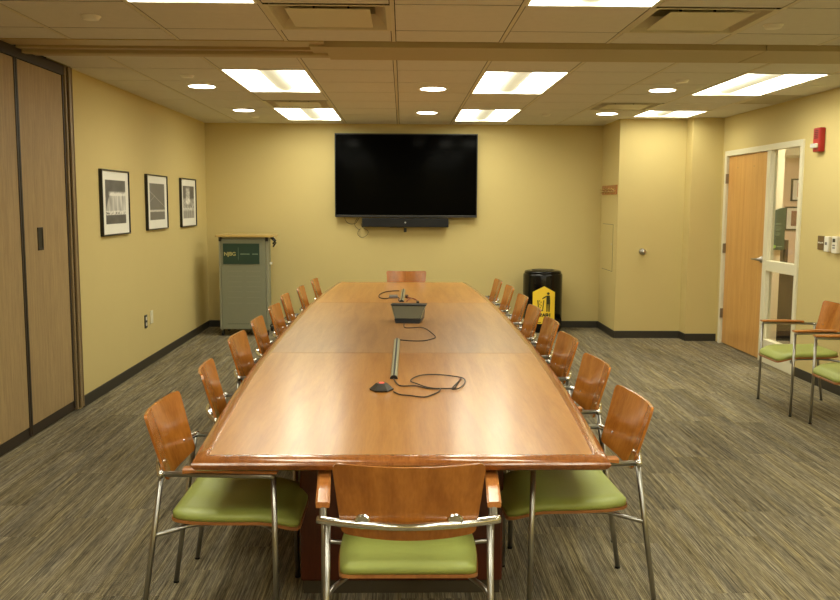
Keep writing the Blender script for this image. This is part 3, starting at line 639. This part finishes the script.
# ------------------------------------------------------------------ chairs
def make_chair():
    t = thing('conference_chair', 'x', 'chair')
    # backrest
    bm = bmesh.new(); nu, nv = 16, 14; grid = [[], []]
    for side in (0, 1):
        for jv in range(nv+1):
            v = jv/nv; v = .5-.5*math.cos(PI*v); row = []
            z = .598+.247*v-.005*v*0
            w_ = .208+.025*v; hgt = .247; dd = min(v, 1-v)*hgt; rc = .022
            if dd < rc: w_ -= rc-math.sqrt(max(0, rc*rc-(rc-dd)**2))
            for iu in range(nu+1):
                u = -1+2*iu/nu; x = w_*u
                y = -.203-.071*v-.012*math.sin(PI*v)*0-.032*(1-(x/.235)**2)+.004*(1-v)**3
                zz = z-.012*(1-u*u)*max(0, 1-2*v)-.005*(1-u*u)*v
                row.append(bm.verts.new((x, y-(.011 if side else 0), zz)))
            grid[side].append(row)
    for side in (0, 1):
        G = grid[side]
        for jv in range(nv):
            for iu in range(nu): bm.faces.new((G[jv][iu], G[jv][iu+1], G[jv+1][iu+1], G[jv+1][iu]))
    def rimv(G): return [G[0][i] for i in range(nu+1)]+[G[jv][nu] for jv in range(1, nv+1)]+[G[nv][i] for i in range(nu-1, -1, -1)]+[G[jv][0] for jv in range(nv-1, 0, -1)]
    A, Bq = rimv(grid[0]), rimv(grid[1])
    for i in range(len(A)): bm.faces.new((A[i], A[(i+1) % len(A)], Bq[(i+1) % len(A)], Bq[i]))
    o = new('backrest', bm, 'chairwood', t, smooth=True); m_ = o.modifiers.new('es', 'EDGE_SPLIT'); m_.split_angle = math.radians(50)
    # seat cushion and shell
    def seat_surface(bm, inset_, ztop, zbot, ny=14, nx=12, puff=.0):
        top, bot = [], []
        for j in range(ny+1):
            s = .5-.5*math.cos(PI*j/ny); y = -.207+inset_+(.475-2*inset_)*s; row, rb = [], []
            w_ = .217-inset_+.016*math.sin(PI*min(1, s))
            dd = min(s, 1-s)*.475; rc = .028 if s < .5 else .06
            if dd < rc: w_ -= rc-math.sqrt(max(0, rc*rc-(rc-dd)**2))
            drop = .042*max(0, (s-.66)/.34)**2 - .012*max(0, (.25-s)/.25)**2
            for i in range(nx+1):
                u = -math.cos(PI*i/nx); x = w_*u
                edge = min(1, min((1-abs(u))*w_, dd)/.03); crown = puff*(1-(1-edge)**2)
                row.append(bm.verts.new((x, y, ztop-drop+crown-.008*(1-u*u)*0))); rb.append(bm.verts.new((x, y, zbot-drop)))
            top.append(row); bot.append(rb)
        for G in (top, bot):
            for j in range(ny):
                for i in range(nx): bm.faces.new((G[j][i], G[j][i+1], G[j+1][i+1], G[j+1][i]))
        def rv(G): return [G[0][i] for i in range(nx+1)]+[G[j][nx] for j in range(1, ny+1)]+[G[ny][i] for i in range(nx-1, -1, -1)]+[G[j][0] for j in range(ny-1, 0, -1)]
        A, Bq = rv(top), rv(bot)
        for i in range(len(A)): bm.faces.new((A[i], A[(i+1) % len(A)], Bq[(i+1) % len(A)], Bq[i]))
    bm = bmesh.new(); seat_surface(bm, .004, .467, .449, puff=.018); new('seat_cushion', bm, 'green', t, smooth=True)
    bm = bmesh.new(); seat_surface(bm, 0, .449, .438); o = new('seat_shell', bm, 'shell', t, smooth=True); m_ = o.modifiers.new('es', 'EDGE_SPLIT'); m_.split_angle = math.radians(50)
    # steel frame
    for s in (-1, 1):
        l = new('leg', T([(s*.300, .190, .642), (s*.302, .198, .006)], .0105, 12), 'leg', t, smooth=True); new('foot_glide', lathe(bmesh.new(), [(.0115, 0), (.0115, .008)], 12, (s*.302, .198)), 'rubber', l)
        l = new('leg', T([(s*.252, -.222, .638), (s*.256, -.316, .006)], .0105, 12), 'leg', t, smooth=True); new('foot_glide', lathe(bmesh.new(), [(.0115, 0), (.0115, .008)], 12, (s*.256, -.316)), 'rubber', l)
        new('arm_tube', T([(s*.266, -.222, .645), (s*.300, .178, .647), (s*.300, .192, .640)], .0105, 12), 'leg', t, smooth=True)
        bm = bmesh.new(); ar = []
        for k in range(9):
            y = -.135+.34*k/8; cxx = s*(.274+.024*k/8); z0 = .657-(.006 if k == 0 else 0); zt = .676-(.004*abs(k-4)/4)**1
            ar.append([bm.verts.new(q) for q in ((cxx-.021, y, z0+.002), (cxx-.023, y, zt-.004), (cxx-.016, y, zt), (cxx+.016, y, zt), (cxx+.023, y, zt-.004), (cxx+.021, y, z0+.002))])
        for A, Bq in zip(ar, ar[1:]):
            for k in range(6): bm.faces.new((A[k], A[(k+1) % 6], Bq[(k+1) % 6], Bq[k]))
        bm.faces.new(ar[0]); bm.faces.new(ar[-1][::-1]); new('armrest', bm, 'armwood', t)
        new('seat_rail', T(catmull([(s*.254, -.253, .410), (s*.235, -.20, .418), (s*.19, -.12, .426), (s*.175, .0, .426), (s*.18, .12, .424), (s*.22, .175, .412), (s*.300, .195, .412)], 5), .0085, 10), 'leg', t, smooth=True)
        br = lathe(bmesh.new(), [(.024, 0), (.024, .012), (.02, .016)], 20); bmesh.ops.rotate(br, verts=br.verts, matrix=Matrix.Rotation(PI/2, 3, 'X')); bmesh.ops.translate(br, verts=br.verts, vec=(s*.142, -.2495, .655))
        new('back_bracket', br, 'chrome', t, smooth=False)
        sc = lathe(bmesh.new(), [(.0055, 0), (.0055, .002)], 10); bmesh.ops.rotate(sc, verts=sc.verts, matrix=Matrix.Rotation(PI/2, 3, 'X')); bmesh.ops.translate(sc, verts=sc.verts, vec=(s*.142, -.2370, .655)); new('screw', sc, 'chrome', t)
    new('back_rail', T(catmull([(-.282, -.216, .645), (-.2, -.244, .645), (-.1, -.268, .645), (0, -.278, .645), (.1, -.268, .645), (.2, -.244, .645), (.282, -.216, .645)], 5), .013, 14), 'chrome', t, smooth=True)
    return t
proto = make_chair(); first = True
GRP = {'L': 'green-seated armchairs along the left side of the table', 'R': 'green-seated armchairs along the right side of the table'}
order = ['nearest the camera', 'second from the near end', 'third from the near end', 'fourth from the near end', 'fourth from the far end', 'third from the far end', 'second from the far end', 'farthest from the camera']
places = []
Lx = [-.650, -.650, -.690, -.69, -.69, -.712, -.66, -.615]; Ly = [3.325, 4.12, 5.05, 5.77, 6.54, 7.31, 8.0, 8.82]
Rx = [.665, .695, .70, .72, .718, .742, .735, .70]; Ry_ = [3.44, 4.25, 5.03, 5.74, 6.47, 7.29, 8.12, 8.80]
for i in range(8):
    places.append((Lx[i], Ly[i], -PI/2+(.12 if i == 1 else random.uniform(-.02, .05)*(i > 0)), 'green-seated wooden armchair on left side of table, '+order[i], GRP['L']))
for i in range(8):
    places.append((Rx[i], Ry_[i], PI/2+(.05 if i < 2 else random.uniform(.02, .055)), 'green-seated wooden armchair on right side of table, '+order[i], GRP['R']))
places.append((.022, 2.815, 0, 'wooden armchair with green seat at the near end, its back to the camera', None))
places.append((.045, 9.70, PI, 'wooden armchair at the far end of the table, under the television', None))
places.append((3.19, 6.79, PI/2, 'wooden armchair with green seat against right wall, beside the sidelight', 'armchairs along the right wall'))
places.append((3.24, 5.96, PI/2, 'wooden armchair with green seat cut by the right edge of the picture', 'armchairs along the right wall'))
for x, y, a, lb, gp in places:
    o = proto if first else copy_tree(proto); first = False
    o.location = (x, y, 0); o.rotation_euler = (0, 0, a); o['label'] = lb
    if gp: o['group'] = gp

# ------------------------------------------------------------------ podium cart
CY = 10.52
t = thing('podium_cart', 'grey wheeled podium cart in the far left corner, wooden top', 'podium', (-1.918, CY, 0))
new('front_panel', B(-.272, .262, -.004, .01, .085, 1.175), 'cart', t, bevel=.003)
new('cabinet_body', B(-.27, .26, .01, .42, .09, 1.204), 'cart', t, bevel=.004)
new('side_post', B(-.302, -.275, .0, .03, .08, 1.20), 'cartrail', t, bevel=.004); new('side_post', B(.265, .298, .0, .03, .08, 1.20), 'cartrail', t, bevel=.004)
bm = bmesh.new()
for z in (.40, .47, .54, .60, .66, .73, .79):
    for s in (-1, 1): box(bm, s*.11-.085, s*.11+.085, -.006, -.004, z, z+.006)
new('vent_louvers', bm, 'cartrail', t)
bm = bmesh.new()
for k in range(16): box(bm, -.2+.026*k, -.19+.026*k, -.0055, -.004, .145, .155)
new('vent_holes', bm, 'blackp', t)
new('top_bracket', B(-.30, -.265, -.01, .1, 1.155, 1.205), 'blackp', t); new('top_bracket', B(.26, .295, -.01, .1, 1.155, 1.205), 'blackp', t)
new('worktop', prism(bmesh.new(), rrect(-.337, .355, -.05, .46, .03), 1.205, 1.232), 'carttop', t, bevel=.004)
bm = T([(.32, .05, 1.20), (.355, .03, 1.195), (.38, .02, 1.165), (.35, .03, 1.125)], .012, 8); tube(bm, [(.31, .1, 1.195), (.375, .09, 1.135), (.34, .09, 1.085)], .01, 8)
new('latch_lever', bm, 'blackp', t, smooth=True)
new('side_knob', B(.30, .33, .05, .08, .87, .90), 'white', t, bevel=.005)
pl = new('sign_plate', B(-.249, .188, -.012, -.004, .879, 1.128), 'signgreen', t, bevel=.001)
bm = text_bm('NJBG', .062, .001, 'LEFT', .001); bmesh.ops.rotate(bm, verts=bm.verts, matrix=Matrix.Rotation(PI/2, 3, 'X')); bmesh.ops.translate(bm, verts=bm.verts, vec=(-.238, -.0135, .982)); new('lettering', bm, 'signtext', pl)
new('divider_line', B(-.066, -.063, -.0135, -.012, .93, 1.08), 'signtext2', pl)
bm = bmesh.new(); x = -.04
for wd in (.035, .03, .028, .036, .02, .0, .03, .04, .025):
    if wd: box(bm, x, x+wd*.75, -.0135, -.012, .995, 1.007)
    x += .024
new('small_print', bm, 'signtext2', pl)
for x in (-.275, .27):
    for y in (.03, .39):
        c = new('caster', lathe(bmesh.new(), [(.01, .03), (.012, .075)], 10, (x, y)), 'cartrail', t)
        wh = lathe(bmesh.new(), [(.03, -.014), (.036, -.010), (.036, .010), (.03, .014)], 18); bmesh.ops.rotate(wh, verts=wh.verts, matrix=Matrix.Rotation(PI/2, 3, 'Y')); bmesh.ops.translate(wh, verts=wh.verts, vec=(x, y+.008, .036)); new('wheel', wh, 'rubber', c, smooth=False)
wire('power_cable', 'thick grey cable bundle running from the podium cart to the wall', [(-1.57, 10.98, .03), (-1.53, 11.02, .03), (-1.50, 11.1, .06), (-1.47, 11.2, .12), (-1.44, 11.27, .16)], .02, 'cablegrey')

# ------------------------------------------------------------------ trash can
TX, TY, TR = 1.795, 11.02, .25
t = thing('trash_can', 'round gloss black trash can with yellow sign by the back wall', 'trash can', (TX, TY, 0), -.075)
new('body', lathe(bmesh.new(), [(.225, 0), (.238, .02), (TR, .05), (TR, .72), (TR-.004, .735), (TR-.018, .75)], 48), 'black', t, smooth=True)
new('lid', lathe(bmesh.new(), [(.232, .748), (.236, .756), (.225, .775), (.19, .784), (.15, .786), (.145, .776)], 48), 'black', t, smooth=True)
new('opening', lathe(bmesh.new(), [(.14, .778), (.14, .789)], 32), 'blackp', t)
def bend(bm, r):   # wrap the flat sheet (x across, z up, y = depth out) round the drum
    for v in bm.verts:
        a = v.co.x/r; rr = r-v.co.y; v.co.x = rr*math.sin(a); v.co.y = -rr*math.cos(a)
def sheet(poly, d0, d1, cols=14):
    bm = prism(bmesh.new(), poly, d0, d1, 1)
    x0 = min(p[0] for p in poly); x1 = max(p[0] for p in poly)
    for k in range(1, cols):
        x = x0+(x1-x0)*k/cols; bmesh.ops.bisect_plane(bm, geom=bm.verts[:]+bm.edges[:]+bm.faces[:], plane_co=(x, 0, 0), plane_no=(1, 0, 0))
    bend(bm, TR+.0006); return bm
sg = new('warning_sign', sheet([(-.145, .12), (.145, .12), (.145, .52), (.0, .597), (-.145, .52)], -.0025, 0), 'yellow', t)
FD0, FD1 = -.0045, -.0025
bm = bmesh.new()
def add(poly, cols=4):
    b2 = sheet(poly, FD0, FD1, cols); me = bpy.data.meshes.new('tmp'); b2.to_mesh(me); b2.free(); bm.from_mesh(me); bpy.data.meshes.remove(me)
hd = [(.052+.017*math.cos(2*PI*k/14), .505+.017*math.sin(2*PI*k/14)) for k in range(14)]; add(hd)
add([(.032, .48), (.072, .48), (.078, .40), (.078, .37), (.030, .37), (.030, .45)])
add([(.036, .48), (.030, .462), (-.022, .432), (-.024, .442), (.0, .462)])
add([(.030, .372), (.048, .372), (.046, .275), (.032, .275)]); add([(.054, .372), (.076, .372), (.074, .275), (.058, .275)])
add([(-.082, .418), (-.070, .418), (-.058, .285), (-.070, .285)]); add([(-.008, .418), (.004, .418), (-.010, .285), (-.020, .285)]); add([(-.070, .295), (-.012, .295), (-.014, .282), (-.066, .282)])
for x, z in ((-.055, .41), (-.035, .395), (-.05, .37), (-.032, .35), (-.045, .325)): add([(x-.006, z-.006), (x+.006, z-.004), (x+.004, z+.007), (x-.005, z+.006)], 2)
new('pictogram', bm, 'signink', sg)
tb = text_bm('TRASH', .056, .001, 'CENTER', .0032)
bmesh.ops.rotate(tb, verts=tb.verts, matrix=Matrix.Rotation(PI/2, 3, 'X'))
for v in tb.verts: v.co.y -= .0035; v.co.z += .215
for v in tb.verts: v.co.x *= .98
bend(tb, TR+.0006); new('lettering', tb, 'signink', sg)
bm = bmesh.new(); 
b2 = [(-.075, .135), (-.03, .135), (-.03, .142), (-.075, .142)]; add(b2, 3); new('small_print', bm, 'signink', sg)

# ------------------------------------------------------------------ things on the table
z0 = TZ+.0006
def dbox(bm, poly0, poly1, za, zb):
    a = [bm.verts.new((x, y, za)) for x, y in poly0]; b = [bm.verts.new((x, y, zb)) for x, y in poly1]; n_ = len(a)
    bm.faces.new(a); bm.faces.new(b)
    for i in range(n_): bm.faces.new((a[i], a[(i+1) % n_], b[(i+1) % n_], b[i]))
t = thing('microphone_pod', 'small charcoal microphone pod with red light on near part of table', 'microphone', (-.098, 4.06, z0))
hexp = lambda r, ry: [(r*math.cos(PI/6+PI/3*k+PI/6), ry*math.sin(PI/6+PI/3*k+PI/6)) for k in range(6)]
bm = bmesh.new(); dbox(bm, hexp(.056, .06), hexp(.058, .062), 0, .008); new('base', bm, 'blackp', t)
bm = bmesh.new(); dbox(bm, hexp(.056, .06), hexp(.026, .028), .008, .034); new('body', bm, 'mic', t)
bm = bmesh.new(); dbox(bm, hexp(.0145, .014), hexp(.013, .0125), .034, .037); new('mute_button', bm, 'redlamp', t)
# raceways
def raceway(x0, y0, x1, y1, label, r=.019):
    L_ = math.hypot(x1-x0, y1-y0)
    t = thing('cable_raceway', label, 'cable cover', (x0, y0, z0), math.atan2(-(x1-x0), y1-y0), 'half-round cable covers on the table')
    prof_ = [(r*math.cos(PI*k/10), r*.95*math.sin(PI*k/10)) for k in range(11)]
    new('cover', prism(bmesh.new(), prof_, .0, L_, 1), 'alu', t)
    new('groove_strip', B(-.0045, .0045, .0, L_, r*.93, r*.99), 'blackp', t)
    new('end_cap', prism(bmesh.new(), [(a*1.06, b*1.06) for a, b in prof_], -.012, 0.0, 1), 'blackp', t)
raceway(-.042, 4.33, -.033, 5.55, 'grey half-round cable cover beside the microphone pod')
raceway(-.006, 7.78, .012, 8.82, 'grey half-round cable cover behind the conference console')
# console
t = thing('conference_console', 'grey and black wedge-shaped conference console in middle of table', 'console', (.04, 6.38, z0), -.10)
bm = bmesh.new(); dbox(bm, [(-.09, -.02), (.09, -.02), (.10, .16), (-.10, .16)], [(-.10, -.0), (.10, -.0), (.115, .17), (-.115, .17)], 0, .03); new('base', bm, 'blackp', t, bevel=.003)
bm = bmesh.new(); dbox(bm, [(-.098, .003), (.098, .003), (.112, .168), (-.112, .168)], [(-.132, .06), (.132, .06), (.12, .17), (-.12, .17)], .03, .125); new('housing', bm, 'mic', t, bevel=.004)
bm = bmesh.new()
def fp(u, v, off): # point on the sloping front
    x = (-.098+.196*u)*(1-v)+(-.132+.264*u)*v; y = .003+.057*v; z = .03+.095*v; nrm = Vector((0, -.095, .057)).normalized(); return Vector((x, y, z))+nrm*off
for (ua, ub, va, vb) in ((.04, .96, .05, .93),):
    q = [fp(ua, va, .001), fp(ub, va, .001), fp(ub, vb, .001), fp(ua, vb, .001)]; q2 = [fp(ua, va, .003), fp(ub, va, .003), fp(ub, vb, .003), fp(ua, vb, .003)]
    a = [bm.verts.new(p) for p in q]; b = [bm.verts.new(p) for p in q2]; bm.faces.new(a[::-1]); bm.faces.new(b)
    for i in range(4): bm.faces.new((a[i], a[(i+1) % 4], b[(i+1) % 4], b[i]))
new('front_panel', bm, 'panelgrey', t)
bm = bmesh.new(); tube(bm, [fp(.015, .04, .002), fp(.015, .96, .002)], .003, 6); tube(bm, [fp(.985, .04, .002), fp(.985, .96, .002)], .003, 6); new('side_trim', bm, 'alu', t)
new('top_cover', B(-.134, .134, .055, .172, .125, .131), 'blackp', t, bevel=.002)
zc = z0+.0042
W1 = [(-0.040,4.005),(-0.010,3.943),(0.037,3.922),(0.100,3.891),(0.143,3.944),(0.174,4.008),(0.181,4.064),(0.162,4.075),(0.115,4.098),(0.073,4.167),(0.044,4.239),(0.050,4.301),(0.086,4.365),(0.134,4.404),(0.196,4.410),(0.255,4.366),(0.303,4.315),(0.315,4.265),(0.303,4.168),(0.277,4.075),(0.257,4.053),(0.239,4.075),(0.277,4.216),(0.296,4.290),(0.291,4.290),(0.261,4.121),(0.248,4.064),(0.181,4.064),(0.124,4.075),(0.067,4.120),(0.004,4.132),(-0.020,4.167),(-0.043,4.30)]
wire('microphone_cable', 'dark looping cable between the microphone pod and the near cable cover', [(x, y, zc+(.004*math.sin(i*.9)**2 if 5 < i < 30 else 0)) for i, (x, y) in enumerate(W1)], .0032)
wire('console_cable', 'dark cable curving from the conference console to the near cable cover', [(x, y, zc) for x, y in [(0.013,6.34),(0.016,6.132),(0.055,6.108),(0.127,6.134),(0.168,6.060),(0.198,5.893),(0.221,5.691),(0.195,5.605),(0.140,5.529),(0.063,5.520),(-0.017,5.56)]], .0035)
wire('adapter_cable', 'dark looping cable at the far cable cover, left of it', [(x, y, zc) for x, y in [(-0.03,8.735),(-0.085,8.727),(-0.173,8.615),(-0.217,8.393),(-0.221,8.165),(-0.190,8.035),(-0.145,8.02),(-.115,8.10)]], .005)
o = new('cable_adapter', B(-.125, -.045, 8.07, 8.20, z0, z0+.022), 'cablegrey', bevel=.005); tag(o, 'small grey cable adapter beside the far cable cover', 'adapter')
wire('short_lead', 'short dark lead between the grey adapter and the far cable cover', [(-.045, 8.12, zc+.004), (-.03, 8.03, zc), (-.035, 7.90, zc), (-.028, 7.80, zc+.002), (-.012, 7.765, zc+.004)], .005)
t = thing('connector_leads', 'small bunch of brown connector leads behind the conference console', 'cable', (.04, 7.64, z0))
new('lead', T(catmull([(0, .50, .01), (.02, .38, .012), (.05, .27, .018), (.085, .22, .01), (.10, .02, .008)], 4), .006, 6), 'cablered', t, smooth=True)
new('lead', T(catmull([(.0, .12, .008), (.03, .22, .02), (.05, .33, .008)], 4), .005, 6), 'cablered', t, smooth=True)
new('plug', B(-.012, .016, .46, .56, 0, .022), 'cable', t, bevel=.003); new('plug', B(.085, .11, -.0, .09, 0, .018), 'cable', t, bevel=.003)
